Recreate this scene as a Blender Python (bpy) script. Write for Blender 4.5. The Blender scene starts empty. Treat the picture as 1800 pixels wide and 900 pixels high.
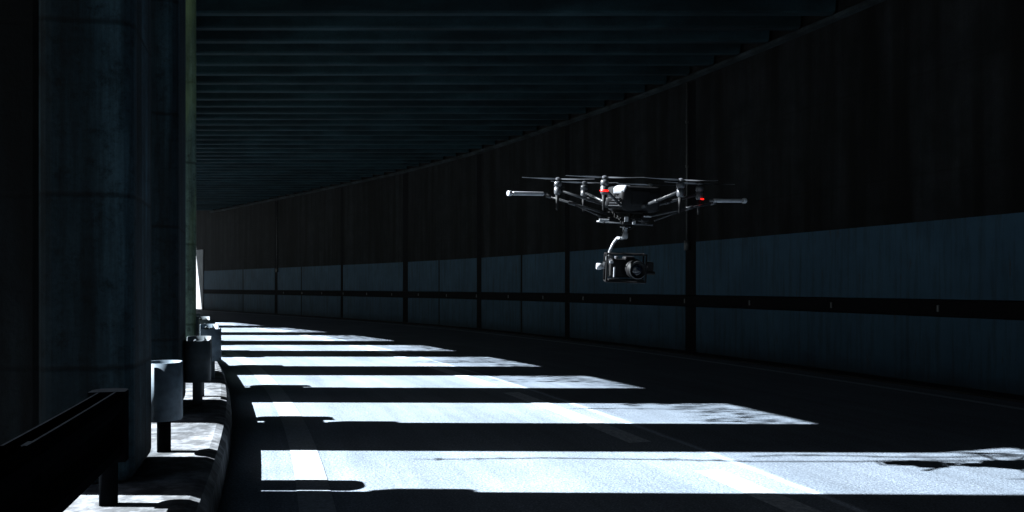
import bpy, bmesh, math, random
from mathutils import Vector, Matrix
random.seed(7)
scene = bpy.context.scene
COL = scene.collection
scene.view_settings.view_transform = 'Standard'
scene.view_settings.look = 'None'
scene.view_settings.exposure = 0

# ---------------------------------------------------------------- materials
def mat_new(name):
    m = bpy.data.materials.new(name); m.use_nodes = True
    nt = m.node_tree
    b = nt.nodes['Principled BSDF']
    return m, nt, b

def noise(nt, vec, scale, detail=6, rough=0.6):
    n = nt.nodes.new('ShaderNodeTexNoise')
    n.inputs['Scale'].default_value = scale
    n.inputs['Detail'].default_value = detail
    n.inputs['Roughness'].default_value = rough
    nt.links.new(vec, n.inputs['Vector'])
    return n.outputs['Fac']

def ramp(nt, fac, p0, c0, p1, c1):
    r = nt.nodes.new('ShaderNodeValToRGB')
    r.color_ramp.elements[0].position = p0; r.color_ramp.elements[0].color = (*c0, 1)
    r.color_ramp.elements[1].position = p1; r.color_ramp.elements[1].color = (*c1, 1)
    nt.links.new(fac, r.inputs['Fac'])
    return r.outputs['Color']

def mixc(nt, a, b, fac, mode='MIX'):
    m = nt.nodes.new('ShaderNodeMix'); m.data_type = 'RGBA'; m.blend_type = mode
    if isinstance(fac, (int, float)): m.inputs[0].default_value = fac
    else: nt.links.new(fac, m.inputs[0])
    for i, v in ((6, a), (7, b)):
        if isinstance(v, tuple): m.inputs[i].default_value = (*v, 1)
        else: nt.links.new(v, m.inputs[i])
    return m.outputs[2]

def mapping(nt, src, scale):
    mp = nt.nodes.new('ShaderNodeMapping')
    mp.inputs['Scale'].default_value = scale
    if src == 'World':
        g = nt.nodes.new('ShaderNodeNewGeometry'); nt.links.new(g.outputs['Position'], mp.inputs['Vector'])
    else:
        tc = nt.nodes.new('ShaderNodeTexCoord'); nt.links.new(tc.outputs[src], mp.inputs['Vector'])
    return mp.outputs['Vector']

def math_n(nt, op, a, b=None, c=None):
    n = nt.nodes.new('ShaderNodeMath'); n.operation = op
    for i, v in enumerate((a, b, c)):
        if v is None: continue
        if isinstance(v, (int, float)): n.inputs[i].default_value = v
        else: nt.links.new(v, n.inputs[i])
    return n.outputs[0]

def bump(nt, b, h, strength=0.3, dist=0.02):
    bp = nt.nodes.new('ShaderNodeBump')
    bp.inputs['Strength'].default_value = strength
    bp.inputs['Distance'].default_value = dist
    nt.links.new(h, bp.inputs['Height'])
    nt.links.new(bp.outputs['Normal'], b.inputs['Normal'])

def plain(name, col, rough=0.5, metal=0.0, emit=None, es=0, var=0.25, spec=0.5):
    m, nt, b = mat_new(name)
    v = mapping(nt, 'Object', (1, 1, 1))
    f = noise(nt, v, 14)
    c = ramp(nt, f, 0.3, tuple(x * (1 - var) for x in col), 0.7, tuple(min(1, x * (1 + var)) for x in col))
    nt.links.new(c, b.inputs['Base Color'])
    b.inputs['Roughness'].default_value = rough
    b.inputs['Metallic'].default_value = metal
    b.inputs['Specular IOR Level'].default_value = spec
    if emit:
        b.inputs['Emission Color'].default_value = (*emit, 1)
        b.inputs['Emission Strength'].default_value = es
    return m

def concrete(name, dark, light, streak_dark=0.35, src='World', joint=0.0, moss=None, boards=False, svec=(2.2, 2.2, 0.10), lo=0.42, hi=0.62, jdark=0.3, spec=0.15):
    m, nt, b = mat_new(name)
    v = mapping(nt, src, (1, 1, 1))
    base = ramp(nt, noise(nt, v, 1.7, 8, 0.65), 0.3, dark, 0.72, light)
    vs = mapping(nt, src, svec)
    st = ramp(nt, noise(nt, vs, 1.6, 6, 0.6), lo, (streak_dark,) * 3, hi, (1, 1, 1))
    c = mixc(nt, base, st, 1.0, 'MULTIPLY')
    fine = noise(nt, v, 35, 4, 0.7)
    c = mixc(nt, c, ramp(nt, fine, 0.3, (0.75,) * 3, 0.7, (1.18,) * 3), 1.0, 'MULTIPLY')
    h = math_n(nt, 'MULTIPLY', fine, 0.3)
    if joint > 0:
        sep = nt.nodes.new('ShaderNodeSeparateXYZ'); nt.links.new(v, sep.inputs[0])
        comp = sep.outputs['Y'] if src == 'UV' else sep.outputs['Z']
        wob = math_n(nt, 'MULTIPLY', noise(nt, v, 3.0), 0.035)
        z = math_n(nt, 'ADD', comp, wob)
        fr = math_n(nt, 'FRACT', math_n(nt, 'DIVIDE', math_n(nt, 'ADD', z, 0.63), joint))
        d = math_n(nt, 'ABSOLUTE', math_n(nt, 'SUBTRACT', fr, 0.5))
        line = ramp(nt, d, 0.006, (jdark,) * 3, 0.022, (1, 1, 1))
        c = mixc(nt, c, line, 1.0, 'MULTIPLY')
        h = math_n(nt, 'ADD', h, line)
        if boards:
            pk = noise(nt, v, 9, 8, 0.8)
            c = mixc(nt, c, ramp(nt, pk, 0.36, (0.4,) * 3, 0.5, (1, 1, 1)), 1.0, 'MULTIPLY')
            v2 = ramp(nt, noise(nt, mapping(nt, src, (7, 7, 0.35)), 1.3, 5, 0.7), 0.38, (0.35,) * 3, 0.6, (1, 1, 1))
            c = mixc(nt, c, v2, 0.85, 'MULTIPLY')
            h = math_n(nt, 'ADD', h, math_n(nt, 'MULTIPLY', pk, 0.8))
    if moss:
        f = noise(nt, mapping(nt, src, (1, 1, 0.25)), 0.9, 5)
        k = ramp(nt, f, 0.45, (0, 0, 0), 0.62, (1, 1, 1))
        c = mixc(nt, c, moss, k)
    nt.links.new(c, b.inputs['Base Color'])
    b.inputs['Roughness'].default_value = 0.9
    b.inputs['Specular IOR Level'].default_value = spec
    bump(nt, b, h, 0.6, 0.012)
    return m

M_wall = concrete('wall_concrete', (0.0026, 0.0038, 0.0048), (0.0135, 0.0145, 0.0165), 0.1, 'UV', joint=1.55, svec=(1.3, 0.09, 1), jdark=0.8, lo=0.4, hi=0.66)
M_col = concrete('column_concrete', (0.012, 0.031, 0.044), (0.040, 0.078, 0.102), 0.28, 'World', joint=1.09, boards=True, jdark=0.45)
M_colshade = concrete('shaded_column_concrete', (0.003, 0.005, 0.0065), (0.009, 0.014, 0.017), 0.3, 'World', joint=1.09, boards=True, jdark=0.6)  # darker copy of the column concrete, shade painted into its colour
M_colm = concrete('mossy_column_concrete', (0.055, 0.09, 0.078), (0.14, 0.21, 0.18), 0.5, 'World', joint=1.09, moss=(0.17, 0.24, 0.12), boards=True, jdark=0.5)
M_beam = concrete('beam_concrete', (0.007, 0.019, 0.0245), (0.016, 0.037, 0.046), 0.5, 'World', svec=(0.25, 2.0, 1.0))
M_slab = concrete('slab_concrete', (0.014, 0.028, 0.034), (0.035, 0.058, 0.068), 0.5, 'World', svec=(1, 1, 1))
M_kerb = concrete('kerb_concrete', (0.06, 0.068, 0.078), (0.28, 0.29, 0.31), 0.35, 'World', svec=(4, 4, 1))
M_gutter = concrete('gutter_concrete', (0.012, 0.013, 0.015), (0.03, 0.032, 0.036), 0.5, 'World', svec=(1, 1, 1))
M_ledge = concrete('ledge_concrete', (0.012, 0.017, 0.02), (0.027, 0.036, 0.042), 0.4, 'World', svec=(1, 1, 1))
M_pale = concrete('sun_patch_concrete', (0.17, 0.175, 0.18), (0.24, 0.245, 0.25), 0.8, 'World', svec=(1, 1, 1))  # pale tone that makes the sun patch on the far wall read white

def paint_mat():
    m, nt, b = mat_new('blue_wall_paint')
    v = mapping(nt, 'UV', (1, 1, 1))
    base = ramp(nt, noise(nt, v, 0.8, 8, 0.6), 0.3, (0.011, 0.032, 0.054), 0.7, (0.020, 0.050, 0.079))
    st = ramp(nt, noise(nt, mapping(nt, 'UV', (5, 0.35, 1)), 1.6, 8, 0.7), 0.36, (0.6, 0.5, 0.43), 0.52, (1, 1, 1))
    c = mixc(nt, base, st, 0.8, 'MULTIPLY')
    sep = nt.nodes.new('ShaderNodeSeparateXYZ'); nt.links.new(v, sep.inputs[0])
    low = ramp(nt, math_n(nt, 'ADD', sep.outputs['Y'], math_n(nt, 'MULTIPLY', noise(nt, v, 2.5, 8), 0.5)), 0.18, (0.35, 0.33, 0.32), 0.55, (1, 1, 1))
    c = mixc(nt, c, low, 1.0, 'MULTIPLY')
    rs = ramp(nt, noise(nt, mapping(nt, 'UV', (9, 1.2, 1)), 1.1, 6, 0.7), 0.60, (0, 0, 0), 0.7, (1, 1, 1))
    c = mixc(nt, c, (0.022, 0.018, 0.016), rs)
    nt.links.new(c, b.inputs['Base Color'])
    b.inputs['Roughness'].default_value = 0.75
    b.inputs['Specular IOR Level'].default_value = 0.15
    bump(nt, b, noise(nt, v, 9, 5), 0.2, 0.01)
    return m
M_paint = paint_mat()

def asphalt():
    m, nt, b = mat_new('asphalt')
    v = mapping(nt, 'World', (1, 1, 1))
    big = ramp(nt, noise(nt, v, 0.6, 6, 0.65), 0.3, (0.132, 0.163, 0.198), 0.7, (0.19, 0.226, 0.268))
    fine = noise(nt, v, 48, 3, 0.8)
    c = mixc(nt, big, ramp(nt, fine, 0.28, (0.4,) * 3, 0.72, (1.5,) * 3), 1.0, 'MULTIPLY')
    vor = nt.nodes.new('ShaderNodeTexVoronoi'); vor.inputs['Scale'].default_value = 60
    nt.links.new(v, vor.inputs['Vector'])
    c = mixc(nt, c, ramp(nt, vor.outputs['Distance'], 0.1, (1.3,) * 3, 0.5, (0.8,) * 3), 1.0, 'MULTIPLY')
    uv = mapping(nt, 'UV', (1, 1, 1))
    sep = nt.nodes.new('ShaderNodeSeparateXYZ'); nt.links.new(uv, sep.inputs[0])
    off = sep.outputs['Y']
    wob = math_n(nt, 'ADD', off, math_n(nt, 'MULTIPLY', math_n(nt, 'SUBTRACT', noise(nt, v, 1.5, 5), 0.5), 0.08))
    lane = ramp(nt, math_n(nt, 'DIVIDE', wob, 12.0), 5.93 / 12, (0.68, 0.68, 0.7), 5.97 / 12, (1, 1, 1))
    c = mixc(nt, c, lane, 1.0, 'MULTIPLY')
    dj = math_n(nt, 'ABSOLUTE', math_n(nt, 'SUBTRACT', wob, 5.99))
    c = mixc(nt, c, ramp(nt, dj, 0.012, (1.9, 1.9, 1.95), 0.05, (1, 1, 1)), 1.0, 'MULTIPLY')
    for o in (8.7, 7.2):
        dw = math_n(nt, 'ABSOLUTE', math_n(nt, 'SUBTRACT', wob, o))
        c = mixc(nt, c, ramp(nt, dw, 0.1, (0.88,) * 3, 0.5, (1, 1, 1)), 1.0, 'MULTIPLY')
    tr = ramp(nt, noise(nt, mapping(nt, 'UV', (0.12, 3.0, 1)), 1.5, 4), 0.35, (0.85,) * 3, 0.6, (1.05,) * 3)
    c = mixc(nt, c, tr, 1.0, 'MULTIPLY')
    nt.links.new(c, b.inputs['Base Color'])
    b.inputs['Roughness'].default_value = 0.85
    b.inputs['Specular IOR Level'].default_value = 0.2
    bump(nt, b, fine, 0.7, 0.012)
    return m
M_asph = asphalt()

def roadpaint(name, lo, hi):
    m, nt, b = mat_new(name)
    v = mapping(nt, 'World', (1, 1, 1))
    c = ramp(nt, noise(nt, v, 20, 6, 0.75), 0.4, lo, 0.6, hi)
    c = mixc(nt, c, ramp(nt, noise(nt, v, 50, 3, 0.8), 0.3, (0.6,) * 3, 0.7, (1.2,) * 3), 1.0, 'MULTIPLY')
    nt.links.new(c, b.inputs['Base Color'])
    b.inputs['Roughness'].default_value = 0.7
    bump(nt, b, noise(nt, v, 60), 0.3, 0.005)
    return m
M_rpaint = roadpaint('worn_road_paint', (0.22, 0.26, 0.3), (0.42, 0.47, 0.53))
M_epaint = roadpaint('faded_road_paint', (0.17, 0.2, 0.23), (0.26, 0.3, 0.34))

def soil():
    m, nt, b = mat_new('gravel_soil')
    v = mapping(nt, 'World', (1, 1, 1))
    c = mixc(nt, ramp(nt, noise(nt, v, 0.15, 8), 0.35, (0.05, 0.06, 0.035), 0.65, (0.12, 0.11, 0.095)),
             ramp(nt, noise(nt, v, 20, 6), 0.3, (0.6,) * 3, 0.7, (1.3,) * 3), 1.0, 'MULTIPLY')
    nt.links.new(c, b.inputs['Base Color']); b.inputs['Roughness'].default_value = 0.95
    return m
M_soil = soil()
M_hill = plain('wooded_hillside', (0.05, 0.07, 0.035), 0.95, var=0.6)
M_galv = plain('galvanised_steel', (0.10, 0.135, 0.17), 0.65, 0.0, var=0.35, spec=0.3)
M_railm = plain('weathered_rail_steel', (0.045, 0.058, 0.068), 0.65, 0.0, var=0.3, spec=0.3)
M_shaderail = plain('shaded_rail_steel', (0.002, 0.0024, 0.003), 0.95, 0.0, var=0.3, spec=0.0)  # near-black copy of the rail steel, shade put into its colour
M_blackrail = plain('black_wall_rail', (0.004, 0.004, 0.005), 0.85, spec=0.05)
M_reflector = plain('reflector_grey', (0.03, 0.033, 0.036), 0.5)
M_pipe = plain('pipe_grey', (0.035, 0.036, 0.038), 0.6)
M_leaf = plain('ivy_leaf', (0.04, 0.06, 0.02), 0.7, var=0.5)
M_stem = plain('ivy_stem', (0.08, 0.06, 0.04), 0.9)
# drone
M_shell = plain('silver_shell', (0.22, 0.23, 0.25), 0.4, 0.1, var=0.06)
M_dshell = plain('dark_shell', (0.005, 0.0053, 0.0062), 0.55, 0.0, var=0.1, spec=0.12)
M_arm = plain('grey_tube', (0.018, 0.0195, 0.022), 0.4, 0.0, var=0.08, spec=0.4)
M_white = plain('pale_grip', (0.26, 0.27, 0.29), 0.4, var=0.05)
M_motor = plain('motor_silver', (0.045, 0.048, 0.054), 0.35, 0.1, var=0.08)
M_black = plain('black_plastic', (0.003, 0.003, 0.0035), 0.55, spec=0.12)
M_blade = plain('propeller_grey', (0.05, 0.053, 0.06), 0.35, var=0.05)
M_glass = plain('lens_glass', (0.006, 0.008, 0.014), 0.05, spec=0.5, var=0.0)
M_red = plain('red_lamp', (0.5, 0.01, 0.006), 0.4, emit=(1.0, 0.008, 0.004), es=3.2, var=0.0)

# ---------------------------------------------------------------- mesh helpers
def finish(name, bm, mat, parent=None, smooth=False, bevel=0, label=None, segs=2):
    bmesh.ops.recalc_face_normals(bm, faces=bm.faces[:])
    me = bpy.data.meshes.new(name); bm.to_mesh(me); bm.free()
    ob = bpy.data.objects.new(name, me); COL.objects.link(ob)
    me.materials.append(mat)
    if smooth:
        for p in me.polygons:
            p.use_smooth = len(p.vertices) <= 4
    if bevel:
        md = ob.modifiers.new('Bevel', 'BEVEL'); md.width = bevel; md.segments = segs; md.limit_method = 'ANGLE'
    if parent is not None: ob.parent = parent
    if label: ob['label'] = label
    return ob

def top(ob, label, category, group=None):
    ob['label'] = label; ob['category'] = category
    if group: ob['group'] = group
    return ob

def structure(ob, label=None):
    ob['kind'] = 'structure'
    if label: ob['label'] = label
    return ob

def add_box(bm, c, size, rot=None):
    r = bmesh.ops.create_cube(bm, size=1.0)
    M = Matrix.Translation(Vector(c)) @ (rot.to_4x4() if rot else Matrix.Identity(4)) @ Matrix.Diagonal((*size, 1))
    bmesh.ops.transform(bm, matrix=M, verts=r['verts'])
    return r['verts']

def add_tube(bm, a, b, r0, r1=None, seg=16, caps=True):
    a = Vector(a); b = Vector(b); d = b - a; L = d.length
    r1 = r0 if r1 is None else r1
    r = bmesh.ops.create_cone(bm, cap_ends=caps, segments=seg, radius1=r0, radius2=r1, depth=L)
    q = d.to_track_quat('Z', 'Y')
    M = Matrix.Translation((a + b) / 2) @ q.to_matrix().to_4x4()
    bmesh.ops.transform(bm, matrix=M, verts=r['verts'])
    return r['verts']

def add_lathe(bm, origin, axis, prof, seg=28, caps=True):
    """prof = list of (distance along axis, radius)"""
    q = Vector(axis).normalized().to_track_quat('Z', 'Y'); o = Vector(origin)
    rings = []
    for t, r in prof:
        if r < 1e-5:
            rings.append([bm.verts.new(o + q @ Vector((0, 0, t)))])
        else:
            rings.append([bm.verts.new(o + q @ Vector((r * math.cos(2 * math.pi * i / seg), r * math.sin(2 * math.pi * i / seg), t))) for i in range(seg)])
    for A, B in zip(rings, rings[1:]):
        for i in range(seg):
            j = (i + 1) % seg
            if len(A) == 1 and len(B) > 1: bm.faces.new((A[0], B[i], B[j]))
            elif len(B) == 1 and len(A) > 1: bm.faces.new((A[i], A[j], B[0]))
            elif len(A) > 1: bm.faces.new((A[i], A[j], B[j], B[i]))
    if caps and len(rings[0]) > 1: bm.faces.new(rings[0])
    if caps and len(rings[-1]) > 1: bm.faces.new(rings[-1])

# ---------------------------------------------------------------- gallery alignment
WP = [(13.0, -26), (12.0, -16), (10.7, -6), (9.15, 3.0), (6.9, 11.5), (4.05, 19.3), (1.5, 24.8), (-1.2, 30.0), (-4.5, 35.2),
      (-8.4, 40.5), (-13.0, 46.5), (-19.2, 54.3), (-25.8, 62.2), (-33, 70), (-41, 78)]
dense = []
for i in range(1, len(WP) - 2):
    p0, p1, p2, p3 = [Vector(WP[k]) for k in (i - 1, i, i + 1, i + 2)]
    for k in range(60):
        t = k / 60
        dense.append(0.5 * ((2 * p1) + (-p0 + p2) * t + (2 * p0 - 5 * p1 + 4 * p2 - p3) * t * t + (-p0 + 3 * p1 - 3 * p2 + p3) * t ** 3))
for it in range(60):
    dense = [dense[0]] + [(dense[i - 1] + dense[i] * 2 + dense[i + 1]) / 4 for i in range(1, len(dense) - 1)] + [dense[-1]]
SS = [0.0]
for a, b in zip(dense, dense[1:]): SS.append(SS[-1] + (b - a).length)
SMAX = SS[-1]
NN = []
for i in range(len(dense)):
    a = dense[max(0, i - 25)]; b = dense[min(len(dense) - 1, i + 25)]
    t = (b - a).normalized(); NN.append(Vector((-t.y, t.x)))
import bisect
def P(s, off, z=0.0):
    i = min(max(bisect.bisect_right(SS, s) - 1, 0), len(SS) - 2)
    f = (s - SS[i]) / (SS[i + 1] - SS[i])
    p = dense[i].lerp(dense[i + 1], f); n = NN[i].lerp(NN[i + 1], f).normalized()
    q = p + n * off
    return Vector((q.x, q.y, z))
def heading(s):
    d = P(s + 0.05, 0) - P(s - 0.05, 0)
    return math.atan2(d.y, d.x)
def S_at(Y, off):
    lo, hi = 0.0, SMAX
    for _ in range(50):
        m = (lo + hi) / 2
        if P(m, off).y < Y: lo = m
        else: hi = m
    return lo
def X_at(Y, off): return P(S_at(Y, off), off).x

W = 10.8
def sweep(name, prof, s0, s1, ds, mat, closed=True, parent=None, vfromoff=False):
    bm = bmesh.new(); uvl = bm.loops.layers.uv.new('UVMap')
    n = max(2, int((s1 - s0) / ds) + 1)
    rings = []; sv = []
    for i in range(n):
        s = s0 + (s1 - s0) * i / (n - 1); sv.append(s)
        rings.append([bm.verts.new(P(s, o, z)) for o, z in prof])
    m = len(prof)
    rng = range(m) if closed else range(m - 1)
    for i in range(n - 1):
        for k in rng:
            j = (k + 1) % m
            f = bm.faces.new((rings[i][k], rings[i + 1][k], rings[i + 1][j], rings[i][j]))
            for lp, (ii, kk) in zip(f.loops, ((i, k), (i + 1, k), (i + 1, j), (i, j))):
                lp[uvl].uv = (sv[ii], prof[kk][0] if vfromoff else prof[kk][1])
    if closed:
        bm.faces.new(rings[0]); bm.faces.new(rings[-1])
        return finish(name, bm, mat, parent)
    me = bpy.data.meshes.new(name); bm.to_mesh(me); bm.free()
    ob = bpy.data.objects.new(name, me); COL.objects.link(ob); me.materials.append(mat)
    if parent is not None: ob.parent = parent
    return ob

YEND = 54.2

# ---------------------------------------------------------------- ground, road
bm = bmesh.new()
g = 60
vs = []
for i in range(g + 1):
    row = []
    for j in range(g + 1):
        x = -700 + 1400 * i / g; y = -700 + 1400 * j / g
        row.append(bm.verts.new((x, y, -0.06)))
    vs.append(row)
for i in range(g):
    for j in range(g): bm.faces.new((vs[i][j], vs[i + 1][j], vs[i + 1][j + 1], vs[i][j + 1]))
structure(finish('ground', bm, M_soil), 'gravelly earth beside the road gallery')

structure(sweep('road', [(0.45, 0.0), (3, 0.0), (6, 0.0), (W - 0.66, 0.0)], 0.5, SMAX - 0.5, 0.5, M_asph, closed=False, vfromoff=True), 'two-lane asphalt road inside the gallery')
structure(sweep('gutter', [(0.0, 0.03), (0.45, 0.03), (0.45, -0.05), (0.0, -0.05)], 0.5, SMAX - 0.5, 0.5, M_gutter), 'dark concrete gutter along the wall')
structure(sweep('kerb', [(W - 0.66, -0.05), (W - 0.66, 0.0), (W - 0.64, 0.18), (W - 0.60, 0.23), (W - 0.54, 0.248), (W - 0.45, 0.25), (W + 1.2, 0.25), (W + 2.6, 0.22), (W + 3.6, -0.05)], 0.5, SMAX - 0.5, 0.4, M_kerb), 'raised concrete kerb strip carrying the columns')

def marking(off, w, s0, s1, mat=None):
    return structure(sweep('road_marking', [(off - w / 2, 0.004), (off + w / 2, 0.004)], s0, s1, 0.4, mat or M_rpaint, closed=False), 'worn white painted road line')
marking(9.5, 0.24, 1, SMAX - 1, M_epaint)
marking(0.95, 0.15, 1, SMAX - 1, M_epaint)
for a, b in ((-3.4, 0.4), (1.6, 6.95), (8.2, 12.06), (12.9, 16.6), (17.8, 21.6), (22.8, 26.6), (27.8, 31.5), (32.7, 36.4), (37.6, 41.2), (42.4, 46), (47.2, 51), (52, 56)):
    marking(6.38, 0.23, S_at(a, 6.38), S_at(b, 6.38))

# ---------------------------------------------------------------- retaining wall
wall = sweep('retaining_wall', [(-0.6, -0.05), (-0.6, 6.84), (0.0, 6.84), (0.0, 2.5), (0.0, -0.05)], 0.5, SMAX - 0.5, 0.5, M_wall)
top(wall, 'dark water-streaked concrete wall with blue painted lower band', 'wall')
sweep('bearing_ledge', [(0.003, 6.16), (0.10, 6.19), (0.10, 6.26), (0.003, 6.26)], 1, S_at(YEND, 0), 0.5, M_ledge, parent=wall)
joints = [(0.6, 0.2), (7.0, 0.3), (19.3, 0.42), (24.6, 0.28), (27.2, 0.12), (29.9, 0.36), (32.6, 0.10), (35.0, 0.46), (39.9, 0.26), (43.6, 0.12), (46.2, 0.42), (50.0, 0.15)]
prev = 1.0
YP = 55.2
for Y, w in joints + [(YP, 0.02)]:
    s = S_at(Y, 0)
    s1 = min(s - w / 2, SMAX - 1)
    sweep('painted_panel', [(0.006, 0.03), (0.006, 1.05)], prev, s1, 0.5, M_paint, closed=False, parent=wall)
    sweep('painted_panel', [(0.006, 1.3), (0.006, 2.5)], prev, s1, 0.5, M_paint, closed=False, parent=wall)
    if 10 < Y < 50 and w > 0.2:
        sweep('joint_strip', [(0.008, 0.03), (0.008, 6.12)], s - w / 2 + 0.01, s + w / 2 - 0.01, 0.5, M_blackrail, closed=False, parent=wall)
    prev = s + w / 2
ep = sweep('sun_patch_panel', [(0.002, 0.03), (0.05, 0.03), (0.05, 3.9), (0.002, 3.9)], S_at(YP, 0) + 0.02, SMAX - 1, 0.5, M_pale, parent=wall)  # added panel, pale and cut to height to paint the sunlit strip
ep['label'] = 'added pale panel standing for sunlight on the far wall'
sweep('wall_rail', [(0.003, 1.04), (0.003, 1.31), (0.05, 1.29), (0.05, 1.06)], 1, S_at(YP, 0), 0.5, M_blackrail, parent=wall)
for k in range(18):
    s = S_at(10.6, 0) + k * 2.35
    p = P(s, 0.065, 1.17); h = heading(s)
    bm = bmesh.new(); add_box(bm, p, (0.04, 0.02, 0.10), Matrix.Rotation(h, 3, 'Z'))
    finish('reflector', bm, M_reflector, wall, bevel=0.004)
for Y, z0 in ((19.35, 2.55), (46.0, 2.5)):
    s = S_at(Y, 0); a = P(s, 0.07)
    bm = bmesh.new()
    add_tube(bm, (a.x, a.y, z0), (a.x, a.y, 6.1), 0.022)
    for z in (3.2, 4.2, 5.2): add_tube(bm, (a.x, a.y, z), (a.x, a.y, z + 0.05), 0.035)
    add_box(bm, (a.x, a.y, z0 - 0.12), (0.12, 0.08, 0.22), Matrix.Rotation(heading(s), 3, 'Z'))
    finish('drain_pipe', bm, M_pipe, wall, smooth=True)

# ---------------------------------------------------------------- roof
bm = bmesh.new()
rows = []
ny = 90
def roofrow(yr, yl):
    xr = X_at(yr, -0.5); xl = X_at(yl, W + 1.45)
    return [bm.verts.new((xr, yr, 6.86)), bm.verts.new((xl, yl, 6.86)), bm.verts.new((xl, yl, 7.2)), bm.verts.new((xr, yr, 7.2))]
for i in range(ny + 1):
    y = -12 + (YEND + 12) * i / ny
    rows.append(roofrow(y, y))
rows.append(roofrow(57.0, YEND + 0.6))
for A, B in zip(rows, rows[1:]):
    for k in range(4):
        j = (k + 1) % 4
        bm.faces.new((A[k], A[j], B[j], B[k]))
bm.faces.new(rows[0]); bm.faces.new(rows[-1])
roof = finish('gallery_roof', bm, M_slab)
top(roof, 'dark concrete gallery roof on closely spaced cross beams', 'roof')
y = -11.6; nb = 0
while y < YEND - 0.2:
    xr = X_at(y, 0.02); xl = X_at(y, W + 0.05)
    bm = bmesh.new()
    prof = [(-0.08, 6.3), (0.08, 6.3), (0.10, 6.33), (0.16, 6.855), (-0.24, 6.855), (-0.11, 6.33)]
    A = [bm.verts.new((xr, y + a, z)) for a, z in prof]; B = [bm.verts.new((xl, y + a, z)) for a, z in prof]
    for k in range(6):
        j = (k + 1) % 6; bm.faces.new((A[k], A[j], B[j], B[k]))
    bm.faces.new(A); bm.faces.new(B)
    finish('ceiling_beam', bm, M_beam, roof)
    nb += 1
    y += 0.86
def ebeam(z, s0, s1): sweep('edge_beam', [(W + 0.06, z), (W + 0.06, 6.855), (W + 1.4, 6.855), (W + 1.4, z)], s0, s1, 0.5, M_beam, parent=roof)
sm = S_at(8.9, W + 0.7); sm2 = S_at(12.3, W + 0.7)
ebeam(6.3, S_at(-12, W), sm)
ebeam(5.72, sm + 0.002, sm2)
ebeam(5.6, sm2 + 0.002, S_at(YEND - 0.3, W + 1.4))

# ---------------------------------------------------------------- columns
colY = [-9.9, -6.8, -3.7, -0.6, 2.45, 5.78, 8.65, 11.9, 15.3, 19.15, 22.8, 27.25, 32.0, 36.6, 41.2, 45.8, 50.4, 54.0]
for Yc in colY:
    aW, bW = 1.3, 1.35; ins = 0.22; mt = M_col; zt = 6.3 if Yc < 8 else 5.6
    if Yc == 2.45: ins = -0.03
    if Yc == 5.78: aW = 0.92; ins = 0.16; bW = 0.56
    if Yc == 8.65: ins = 0.17
    if 11 < Yc < 23: mt = M_colm; ins = 0.24
    off = W - ins + bW / 2
    s = S_at(Yc, off); p = P(s, off); h = heading(s)
    bm = bmesh.new()
    R = Matrix.Rotation(h, 3, 'Z')
    zt -= 0.003
    add_box(bm, (0, 0, (0.24 + zt) / 2), (aW, bW, zt - 0.24), R)
    ob = finish('concrete_column', bm, mt, bevel=0.09, segs=4)
    ob.location = (p.x, p.y, 0.0)
    top(ob, 'stained grey concrete column with rounded edges on raised kerb' if mt is M_col else 'mossy stained concrete column with rounded edges on raised kerb', 'column', 'columns along the open side of the gallery')
    if Yc == 5.78:
        q = R @ Vector((0.08, bW / 2 + 0.55, 0)); bm = bmesh.new()
        add_box(bm, (q.x, q.y, (0.24 + zt) / 2), (0.74, 1.09, zt - 0.24), R)  # added block, coloured near-black to stand for shade beside the column
        bt = finish('shade_block', bm, M_colshade, ob, bevel=0.05, label='added block behind the column, shade painted into its dark concrete')
    if 5 < Yc < 30:
        bo = (W + 0.95) - off
        q = R @ Vector((aW / 2 + 0.17 + (0.10 if Yc != 5.78 else 0.05), bo, 0)); bm = bmesh.new()
        add_box(bm, (q.x, q.y, 2.1), (0.34, 0.24, 0.42), R)  # added box on the hidden face, only casts a shadow bump on the road
        finish('shadow_caster', bm, M_railm, ob, bevel=0.05, segs=3)
        bm = bmesh.new(); add_box(bm, (R @ Vector((aW / 2 + 0.08, bo, 0))).to_tuple()[:2] + (2.1,), (0.25, 0.08, 0.1), R)
        finish('shadow_caster_mount', bm, M_railm, ob)

# ---------------------------------------------------------------- guard rails
def end_cap(s, sign, parent, RO, mat, lid=False, L=0.2, zt=0.93, r=0.125, zb=0.50):
    """U-shaped sleeve that wraps the rail end; sign=-1 rounds towards smaller s"""
    p = P(s, RO); h = heading(s)
    pts = [Vector((L, r, 0))]
    for k in range(17):
        a = math.pi / 2 + math.pi * k / 16
        pts.append(Vector((r * math.cos(a), r * math.sin(a), 0)))
    pts.append(Vector((L, -r, 0)))
    bm = bmesh.new(); lo = []; hi = []
    q = Matrix.Rotation(h if sign < 0 else h + math.pi, 3, 'Z')
    for t in pts:
        w = q @ t
        lo.append(bm.verts.new((p.x + w.x, p.y + w.y, zb))); hi.append(bm.verts.new((p.x + w.x, p.y + w.y, zt)))
    for k in range(len(pts) - 1): bm.faces.new((lo[k], lo[k + 1], hi[k + 1], hi[k]))
    if lid:
        bm.faces.new(hi); bm.faces.new(lo); bm.faces.new((lo[0], lo[-1], hi[-1], hi[0]))
        return finish('end_cap', bm, mat, parent)
    ob = finish('end_cap', bm, mat, parent, smooth=True)
    md = ob.modifiers.new('Solid', 'SOLIDIFY'); md.thickness = 0.012; md.offset = 0
    return ob
wprof = [(0.05, 0.52), (0.09, 0.56), (0.09, 0.61), (0.03, 0.68), (0.03, 0.74), (0.09, 0.81), (0.09, 0.86), (0.05, 0.90)]
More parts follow.
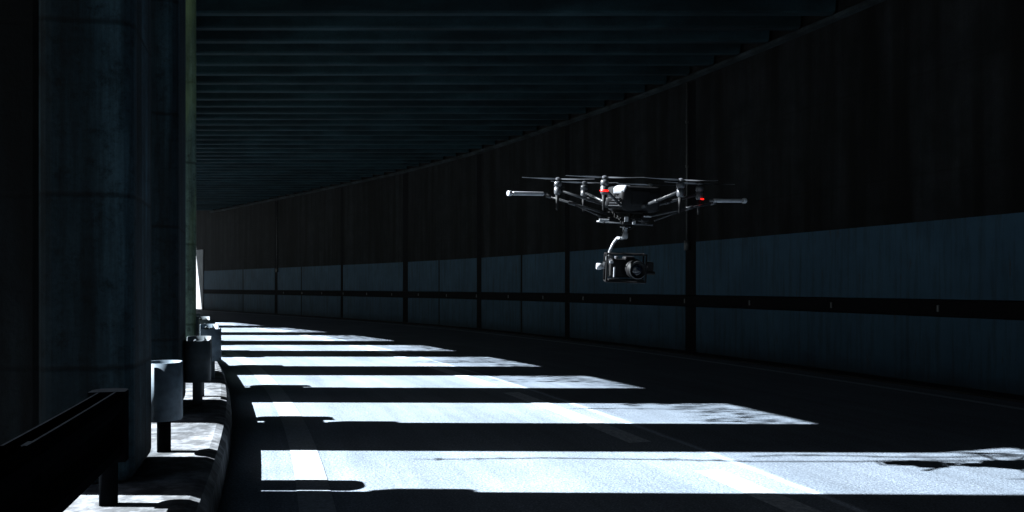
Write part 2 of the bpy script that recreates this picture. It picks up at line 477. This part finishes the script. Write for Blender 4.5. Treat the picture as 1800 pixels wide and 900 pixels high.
def rail(Y0, Y1, inset, mat=M_railm, capmat=M_galv, lid=False, pmat=None, L=0.2, zt=0.93, r=0.125):
    RO = W - inset
    s0, s1 = S_at(Y0, RO), S_at(Y1, RO)
    front = [(RO - a, z) for a, z in wprof]
    back = [(RO - a + 0.012, z) for a, z in reversed(wprof)]
    rl = sweep('guard_rail', front + back, s0 + 0.03, s1 - 0.03, 0.3, mat)
    top(rl, 'short corrugated steel guard rail with rounded end sleeves on kerb', 'guard rail', 'guard rails protecting the columns')
    back2 = [(RO + a, z) for a, z in wprof]; f2 = [(RO + a - 0.012, z) for a, z in reversed(wprof)]
    sweep('rear_rail', back2 + f2, s0 + 0.03, s1 - 0.03, 0.3, mat, parent=rl)
    end_cap(s0, -1, rl, RO, capmat, lid, L, zt, r); end_cap(s1, 1, rl, RO, capmat, lid, L, zt, r)
    n = max(2, int((s1 - s0) / 1.6) + 1) if s1 - s0 > 0.25 else 1
    for k in range(n):
        s = s0 + 0.05 + (s1 - s0 - 0.1) * k / max(1, n - 1)
        p = P(s, RO); bm = bmesh.new()
        add_tube(bm, (p.x, p.y, 0.2), (p.x, p.y, 0.88), 0.05)
        finish('post', bm, pmat or mat, rl, smooth=True)
    return rl
top(rail(0.3, 4.93, 0.11, M_shaderail, M_shaderail, True, zt=0.902, r=0.098, L=0.1), 'long corrugated guard rail beside the near columns, shade painted into its steel', 'guard rail', 'guard rails protecting the columns')
rail(6.42, 6.5, 0.22, pmat=M_shaderail, L=0.06)
rail(9.0, 9.75, 0.31, M_railm, M_railm)
rail(11.5, 12.9, 0.43)
for Y0, Y1 in ((14.6, 16.2), (18.2, 20.0), (21.9, 23.7), (26.2, 28.2), (31.0, 33.0), (35.6, 37.6)):
    rail(Y0, Y1, 0.45, M_railm, M_railm)

# ---------------------------------------------------------------- ivy on the outer edge
bm = bmesh.new()
def leaf(bm, c, r):
    d = Vector((random.gauss(0, 1), random.gauss(0, 1), random.gauss(0, 1))).normalized()
    e = d.cross(Vector((0.3, 0.5, 1))).normalized()
    v = [bm.verts.new(c + d * r), bm.verts.new(c + e * r * 0.6), bm.verts.new(c - d * r), bm.verts.new(c - e * r * 0.6)]
    bm.faces.new(v)
Y = 2.0
while Y < 34:
    s = S_at(Y, W + 1.6)
    clump = max(0.0, math.sin(Y * 2.3) * 0.6 + math.sin(Y * 5.1 + 1) * 0.5 + 0.25)
    L = abs(random.gauss(0, 0.25)) + clump * random.uniform(0.2, 0.95)
    if Y < 8.9: L *= 0.3
    zt = 6.4 if Y < 8.9 else 5.78
    base = P(s, W + 1.5 + random.random() * 0.25, zt)
    n = int(5 + L * 34)
    for k in range(n):
        z = zt - (L + 0.2) * (k / n)
        leaf(bm, Vector((base.x + random.gauss(0, 0.06), base.y + random.gauss(0, 0.07), z)), random.uniform(0.03, 0.085))
    Y += random.uniform(0.04, 0.12)
iv = finish('hanging_ivy', bm, M_leaf)
top(iv, 'ragged ivy hanging over the outer roof edge', 'ivy'); iv['kind'] = 'stuff'
for Yv, z1 in ((7.5, 2.7), (7.7, 4.6), (10.6, 4.3), (4.2, 3.0)):
    b0 = P(S_at(Yv, W + 1.5), W + 1.5)
    bm = bmesh.new(); pts = []
    n = 16
    for k in range(n + 1):
        z = 6.3 + (z1 - 6.3) * k / n
        pts.append(Vector((b0.x + 0.05 * math.sin(k * 0.9), b0.y + 0.05 * math.sin(k * 0.55 + 1) + random.gauss(0, 0.01), z)))
    for a, b in zip(pts, pts[1:]): add_tube(bm, a, b, 0.026 * (1 - 0.03 * pts.index(a)), seg=8)
    o = finish('hanging_vine', bm, M_stem)
    top(o, 'thin bare vine dangling from the outer roof edge', 'vine')
    bm = bmesh.new()
    for k in range(44):
        q = random.choice(pts[3:]); leaf(bm, q + Vector((random.gauss(0, 0.05), random.gauss(0, 0.03), random.gauss(0, 0.05))), 0.04)
    finish('leaves', bm, M_leaf, o)

# ---------------------------------------------------------------- hillside & hills
bm = bmesh.new(); rows = []
n = 70
for i in range(n):
    s = 0.5 + (SMAX - 1) * i / (n - 1); row = []
    for k, o in enumerate((-0.62, -4, -10, -20, -40, -80)):
        z = (6.6, 8.5, 13, 21, 36, 55)[k] + (random.uniform(-1, 1) * k * 0.5)
        row.append(bm.verts.new(P(s, o, z)))
    rows.append(row)
for A, B in zip(rows, rows[1:]):
    for k in range(5): bm.faces.new((A[k], B[k], B[k + 1], A[k + 1]))
structure(finish('hillside', bm, M_hill, smooth=True), 'wooded slope above the retaining wall')
bm = bmesh.new(); rows = []
for i in range(80):
    a = math.radians(100 + 160 * i / 79); row = []
    for k, (r, z) in enumerate(((230, -0.5), (280, 10), (340, 30), (400, 42), (480, 20))):
        zz = z * (0.75 + 0.25 * math.sin(i * 0.31) + 0.15 * math.sin(i * 0.83 + k))
        row.append(bm.verts.new((r * math.cos(a), r * math.sin(a) + 60, zz)))
    rows.append(row)
for A, B in zip(rows, rows[1:]):
    for k in range(4): bm.faces.new((A[k], B[k], B[k + 1], A[k + 1]))
structure(finish('hills', bm, M_hill, smooth=True), 'distant wooded hills across the valley')

# ---------------------------------------------------------------- drone
D = bpy.data.objects.new('camera_drone', None); COL.objects.link(D)
top(D, 'grey six-rotor drone carrying a caged camera, hovering above the road', 'drone')
DY = 6.85; K = DY / 1500; DF = 7.25 / 6.85
D.location = (205 * K * DF, DY * DF, 1.5 + (503.6 - 347) * K * DF)
D.scale = (DF, DF, DF)
D.rotation_euler = (math.radians(4.5), math.radians(1.8), 0)
def px(x, y): return ((x - 1105) * K, (345 - (y + (x - 1105) * -0.031)) * K)
def hull(name, levels, mat, ctr=(0, 0), seg=48, p=3.2, parent=D, rot=0.0):
    bm = bmesh.new(); rings = []
    for z, ax, ay, cx in levels:
        ring = []
        for i in range(seg):
            t = 2 * math.pi * i / seg
            c, s = math.cos(t), math.sin(t)
            x = ax * math.copysign(abs(c) ** (2 / p), c); yv = ay * math.copysign(abs(s) ** (2 / p), s)
            v = Matrix.Rotation(rot, 2) @ Vector((x, yv))
            ring.append(bm.verts.new((ctr[0] + cx + v.x, ctr[1] + v.y, z)))
        rings.append(ring)
    for A, B in zip(rings, rings[1:]):
        for i in range(seg):
            j = (i + 1) % seg; bm.faces.new((A[i], A[j], B[j], B[i]))
    bm.faces.new(rings[0]); bm.faces.new(rings[-1])
    return finish(name, bm, mat, parent, smooth=True)
body = hull('body_shell', [(-0.115, 0.13, 0.13, 0.04), (-0.10, 0.165, 0.15, 0.04), (0.0, 0.18, 0.16, 0.04), (0.065, 0.178, 0.158, 0.04), (0.08, 0.170, 0.150, 0.04), (0.086, 0.15, 0.13, 0.04), (0.088, 0.07, 0.06, 0.04)], M_dshell, rot=0.3, p=8)
hull('side_cover', [(0.02, 0.04, 0.04, 0.005), (0.028, 0.05, 0.05, 0.01), (0.065, 0.055, 0.055, 0.018), (0.082, 0.048, 0.048, 0.025), (0.09, 0.035, 0.035, 0.03)], M_shell, ctr=(-0.085, -0.125), rot=-0.62, parent=body, p=8)
hull('lower_cover', [(-0.085, 0.03, 0.09, 0), (-0.07, 0.045, 0.105, 0), (-0.02, 0.05, 0.11, 0.0), (-0.008, 0.045, 0.105, 0.0)], M_dshell, ctr=(-0.125, -0.06), rot=-0.3, parent=body, p=6)
bm = bmesh.new()
for k in range(4):
    add_box(bm, (-0.125, -0.15, -0.072 + k * 0.02), (0.085, 0.05, 0.008), Matrix.Rotation(-0.4, 3, 'Z'))
finish('vent_grille', bm, M_motor, body, bevel=0.002)
bm = bmesh.new(); add_box(bm, (0.075, -0.15, -0.005), (0.16, 0.03, 0.12), Matrix.Rotation(0.3, 3, 'Z'))
finish('front_panel', bm, M_dshell, body, bevel=0.012)
bm = bmesh.new()
for z in (-0.125, -0.17):
    add_lathe(bm, (0.01, 0, z), (0, 0, 1), [(0, 0.17), (0.006, 0.17)], seg=6)
for a in range(6):
    t = a * math.pi / 3 + 0.3
    add_tube(bm, (0.01 + 0.14 * math.cos(t), 0.14 * math.sin(t), -0.17), (0.01 + 0.14 * math.cos(t), 0.14 * math.sin(t), -0.12), 0.008)
finish('centre_frame', bm, M_black, D)
bm = bmesh.new()
for yv in (-0.09, 0.09):
    add_tube(bm, (-0.24, yv, -0.2), (0.19, yv, -0.215), 0.007)
for xv in (-0.2, 0.0, 0.13):
    add_tube(bm, (xv, -0.12, -0.205), (xv, 0.12, -0.205), 0.006)
finish('mounting_rail', bm, M_motor, D, smooth=True)
bm = bmesh.new()
add_box(bm, (-0.17, -0.02, -0.185), (0.12, 0.14, 0.03)); add_box(bm, (0.1, -0.03, -0.16), (0.12, 0.14, 0.05)); add_box(bm, (-0.02, -0.1, -0.195), (0.07, 0.05, 0.05))
add_tube(bm, (0.12, -0.15, -0.165), (0.12, 0.1, -0.165), 0.03)
finish('battery_tray', bm, M_dshell, D, bevel=0.006)
for c, sz in (((-0.2, -0.11, -0.19), (0.08, 0.015, 0.022)), ((-0.03, -0.14, -0.175), (0.03, 0.02, 0.04)), ((0.13, -0.19, -0.15), (0.06, 0.015, 0.012)), ((0.03, -0.15, -0.2), (0.025, 0.02, 0.03))):
    bm = bmesh.new(); add_box(bm, c, sz); finish('latch', bm, M_shell, D, bevel=0.003)
for (a, b, sag) in (((-0.1, -0.13, -0.15), (0.0, -0.08, -0.24), 0.03), ((0.07, -0.12, -0.16), (-0.01, -0.06, -0.26), 0.03), ((-0.02, -0.1, -0.2), (-0.07, -0.05, -0.36), -0.01)):
    bm = bmesh.new()
    pts = []
    for k in range(9):
        t = k / 8; q = Vector(a).lerp(Vector(b), t); q.z -= sag * math.sin(math.pi * t); q.y -= 0.03 * math.sin(math.pi * t); pts.append(q)
    for u, v in zip(pts, pts[1:]): add_tube(bm, u, v, 0.004, seg=6)
    finish('cable', bm, M_black, D, smooth=True)

R0 = 0.575; A0 = 4
blade_ang = {0: 6, 1: 175, 2: -12, 3: 172, 4: -8, 5: 10}
for k in range(6):
    t = math.radians(A0 + 60 * k); c, s = math.cos(t), math.sin(t)
    mx, my = R0 * c, R0 * s
    bm = bmesh.new()
    add_tube(bm, (0.14 * c, 0.14 * s, -0.075), (0.21 * c, 0.21 * s, -0.06), 0.022, 0.016)
    add_tube(bm, (0.19 * c, 0.19 * s, -0.065), (mx, my, 0.045), 0.0115)
    add_tube(bm, (0.30 * c, 0.30 * s, -0.033), (0.34 * c, 0.34 * s, -0.024), 0.015)
    arm = finish('arm', bm, M_arm, D, smooth=True)
    bm = bmesh.new()
    add_lathe(bm, (mx, my, 0.0), (0, 0, 1), [(0, 0.018), (0.012, 0.027), (0.06, 0.029), (0.062, 0.024), (0.068, 0.024), (0.07, 0.031), (0.1, 0.031), (0.108, 0.022), (0.112, 0.010), (0.135, 0.008), (0.137, 0.0)])
    finish('motor', bm, M_motor, arm, smooth=True)
    bm = bmesh.new()
    add_lathe(bm, (mx, my, -0.12), (0, 0, 1), [(0, 0.005), (0.01, 0.009), (0.06, 0.011), (0.12, 0.017)], seg=16)
    finish('motor_foot', bm, M_dshell, arm, smooth=True)
    bm = bmesh.new(); ph = math.radians(blade_ang[k]); zc = 0.128
    add_lathe(bm, (mx, my, zc - 0.008), (0, 0, 1), [(0, 0.022), (0.012, 0.022), (0.018, 0.014), (0.022, 0.0)], seg=20)
    for sgn in (0, math.pi):
        d = Vector((math.cos(ph + sgn), math.sin(ph + sgn), 0)); e = Vector((-d.y, d.x, 0))
        upr = []
        for m in range(13):
            f = m / 12; r = 0.02 + 0.27 * f
            ch = 0.016 + 0.03 * math.sin(min(1, f * 1.5 + 0.1) * math.pi / 1.15) * (1 - 0.55 * f)
            tw = math.radians(18 * (1 - f) + 3)
            ctr = Vector((mx, my, zc + 0.006 * f * f)) + d * r
            ev = e * math.cos(tw) + Vector((0, 0, math.sin(tw)))
            th = 0.002
            ring = [ctr + ev * ch * 0.5, ctr + Vector((0, 0, th)), ctr - ev * ch * 0.5, ctr - Vector((0, 0, th))]
            upr.append([bm.verts.new(q) for q in ring])
        for Aq, Bq in zip(upr, upr[1:]):
            for i in range(4):
                j = (i + 1) % 4; bm.faces.new((Aq[i], Aq[j], Bq[j], Bq[i]))
        bm.faces.new(upr[0]); bm.faces.new(upr[-1])
    finish('propeller', bm, M_blade, arm)
    if k in (4, 0):
        bm = bmesh.new()
        if k == 4: add_lathe(bm, (mx, my, 0.020), (0, 0, 1), [(0, 0.026), (0.003, 0.0306), (0.013, 0.031), (0.016, 0.026)])
        else: add_lathe(bm, (mx + 0.02, my - 0.03, 0.0), (0, 0, 1), [(0, 0.010), (0.008, 0.014), (0.011, 0.008)])
        finish('status_light', bm, M_red, arm, smooth=True, label='glowing red status light under the motor')

def gear(sgn, foot_a, foot_b, root, joint):
    bm = bmesh.new()
    add_tube(bm, root, joint, 0.009)
    r2 = (root[0] + sgn * 0.05, root[1] - 0.05, root[2] - 0.03); m2 = Vector(root).lerp(Vector(joint), 0.62)
    add_tube(bm, r2, m2, 0.006)
    add_tube(bm, Vector(root).lerp(Vector(joint), 0.55), Vector(root).lerp(Vector(joint), 0.66), 0.014)
    add_tube(bm, Vector(root).lerp(Vector(joint), 0.92), joint, 0.014)
    g = finish('landing_gear', bm, M_arm, D, smooth=True)
    bm = bmesh.new(); fa, fb = Vector(foot_a), Vector(foot_b)
    add_tube(bm, fa, fb, 0.010)
    finish('foot_tube', bm, M_motor, g, smooth=True)
    for u, v in ((0.0, 0.08), (0.12, 0.9)):
        bm = bmesh.new(); add_tube(bm, fa.lerp(fb, u), fa.lerp(fb, v), 0.0205 if u == 0 else 0.0155)
        finish('foot_grip', bm, M_white, g, smooth=True, bevel=0.004)
xa, za = px(893, 336); xb, zb = px(962, 339)
gear(-1, (xa, -0.22, za - 0.015), (xb, 0.02, zb), (-0.13, -0.03, -0.15), (xb - 0.01, 0.0, zb - 0.012))
xa, za = px(1320, 350); xb, zb = px(1245, 351)
gear(1, (xa, 0.16, za), (xb, -0.06, zb), (0.15, -0.03, -0.15), (xb + 0.06, -0.02, zb - 0.012))

# gimbal
bm = bmesh.new()
add_lathe(bm, (-0.02, -0.02, -0.235), (0, 0, -1), [(0, 0.042), (0.008, 0.042), (0.01, 0.02), (0.05, 0.02), (0.052, 0.026), (0.09, 0.026), (0.1, 0.016)])
gim = finish('gimbal', bm, M_shell, D, smooth=True)
bm = bmesh.new()
pts = [(-0.03, -0.0, -0.33), (-0.075, 0.02, -0.33), (-0.10, 0.05, -0.37), (-0.125, 0.09, -0.44), (-0.13, 0.1, -0.5)]
for u, v in zip(pts, pts[1:]): add_tube(bm, u, v, 0.012, seg=12)
for q in pts[1:-1]:
    r = bmesh.ops.create_uvsphere(bm, u_segments=12, v_segments=8, radius=0.012); bmesh.ops.translate(bm, vec=q, verts=r['verts'])
add_lathe(bm, (-0.13, 0.12, -0.5), (0.2, -1, 0), [(0, 0.03), (0.05, 0.032), (0.055, 0.02)])
finish('gimbal_arm', bm, M_shell, gim, smooth=True)
bm = bmesh.new()
add_lathe(bm, (-0.17, -0.02, -0.56), (-1, 0, 0), [(0, 0.018), (0.03, 0.022), (0.035, 0.026), (0.065, 0.026), (0.07, 0.022)])
finish('tilt_motor', bm, M_white, gim, smooth=True)
bm = bmesh.new(); add_box(bm, (-0.172, 0.03, -0.55), (0.012, 0.14, 0.05))
finish('tilt_arm', bm, M_arm, gim, bevel=0.003)
bm = bmesh.new()
x0, x1, z0, z1, y0, y1 = -0.165, 0.15, -0.675, -0.455, -0.09, 0.07
for yy in (y0, y1):
    for a, b in (((x0, yy, z0), (x1, yy, z0)), ((x0, yy, z1), (x1, yy, z1)), ((x0, yy, z0), (x0, yy, z1)), ((x1, yy, z0), (x1, yy, z1))):
        add_tube(bm, a, b, 0.0075, seg=10)
for xx in (x0, x1):
    for zz in (z0, z1): add_tube(bm, (xx, y0, zz), (xx, y1, zz), 0.007, seg=10)
add_box(bm, (0.0, -0.01, z0 + 0.012), (0.28, 0.12, 0.012))
finish('camera_cage', bm, M_black, gim, smooth=False)
bm = bmesh.new()
RZ = Matrix.Rotation(0.25, 3, 'Z')
add_box(bm, (-0.02, 0.0, -0.57), (0.24, 0.085, 0.15), RZ)
add_box(bm, (0.02, 0.0, -0.49), (0.09, 0.08, 0.035), RZ)
add_box(bm, (-0.115, -0.04, -0.575), (0.05, 0.05, 0.13), RZ)
cam_o = finish('camera', bm, M_black, D, bevel=0.014)
ax = Vector((0.25, -1, -0.03)).normalized(); lo = Vector((0.045, -0.03, -0.57))
bm = bmesh.new()
add_lathe(bm, lo, ax, [(0, 0.06), (0.02, 0.068), (0.045, 0.07), (0.047, 0.065), (0.06, 0.065), (0.062, 0.074), (0.1, 0.076), (0.102, 0.070), (0.13, 0.072), (0.134, 0.066), (0.128, 0.058), (0.11, 0.046)], seg=40)
finish('lens', bm, M_black, cam_o, smooth=True)
for t, rr, mm in ((0.052, 0.071, M_shell), (0.131, 0.0705, M_arm)):
    bm = bmesh.new()
    add_lathe(bm, lo, ax, [(t, rr - 0.004), (t + 0.001, rr + 0.001), (t + 0.004, rr + 0.001), (t + 0.005, rr - 0.004)], seg=40, caps=False)
    finish('lens_ring', bm, mm, cam_o, smooth=True)
bm = bmesh.new()
add_lathe(bm, lo, ax, [(0.1105, 0.05), (0.118, 0.04), (0.122, 0.02), (0.1235, 0.0)], seg=40)
finish('lens_glass', bm, M_glass, cam_o, smooth=True)
bm = bmesh.new(); add_box(bm, (-0.125, -0.07, -0.52), (0.03, 0.01, 0.02), RZ); finish('camera_button', bm, M_shell, cam_o, bevel=0.002)
bm = bmesh.new(); add_tube(bm, (-0.08, -0.01, -0.495), (-0.08, -0.01, -0.475), 0.016); finish('camera_dial', bm, M_motor, cam_o, bevel=0.002)
bm = bmesh.new(); add_box(bm, (-0.1, -0.075, -0.6), (0.012, 0.01, 0.08), RZ); finish('camera_handgrip', bm, M_shell, cam_o, bevel=0.002)
bm = bmesh.new(); add_box(bm, (0.185, -0.03, -0.555), (0.06, 0.07, 0.09)); add_tube(bm, (0.15, -0.06, -0.6), (0.23, -0.06, -0.6), 0.014)
finish('focus_motor', bm, M_black, cam_o, bevel=0.01)

# ---------------------------------------------------------------- light
travel = Vector((1, -0.02, -1 / 1.5)).normalized()
sun = bpy.data.lights.new('sun', 'SUN'); sun.energy = 41; sun.angle = math.radians(0.5); sun.color = (0.90, 0.96, 1.0)
so = bpy.data.objects.new('sun', sun); COL.objects.link(so)
so.rotation_euler = travel.to_track_quat('-Z', 'Y').to_euler()
w = bpy.data.worlds.new('World'); scene.world = w; w.use_nodes = True
nt = w.node_tree; bg = nt.nodes['Background']
sky = nt.nodes.new('ShaderNodeTexSky'); sky.sky_type = 'NISHITA'; sky.sun_disc = False
sky.sun_elevation = math.radians(33.7); sky.sun_rotation = math.radians(270)
nt.links.new(sky.outputs[0], bg.inputs['Color']); bg.inputs['Strength'].default_value = 0.06

# ---------------------------------------------------------------- camera
cam = bpy.data.cameras.new('Camera'); co = bpy.data.objects.new('Camera', cam); COL.objects.link(co)
co.location = (0, 0, 1.5); co.rotation_euler = (math.radians(90), 0, 0)
cam.sensor_width = 36; cam.lens = 30; cam.shift_y = 53.6 / 1800
cam.clip_start = 0.05; cam.clip_end = 2500
scene.camera = co
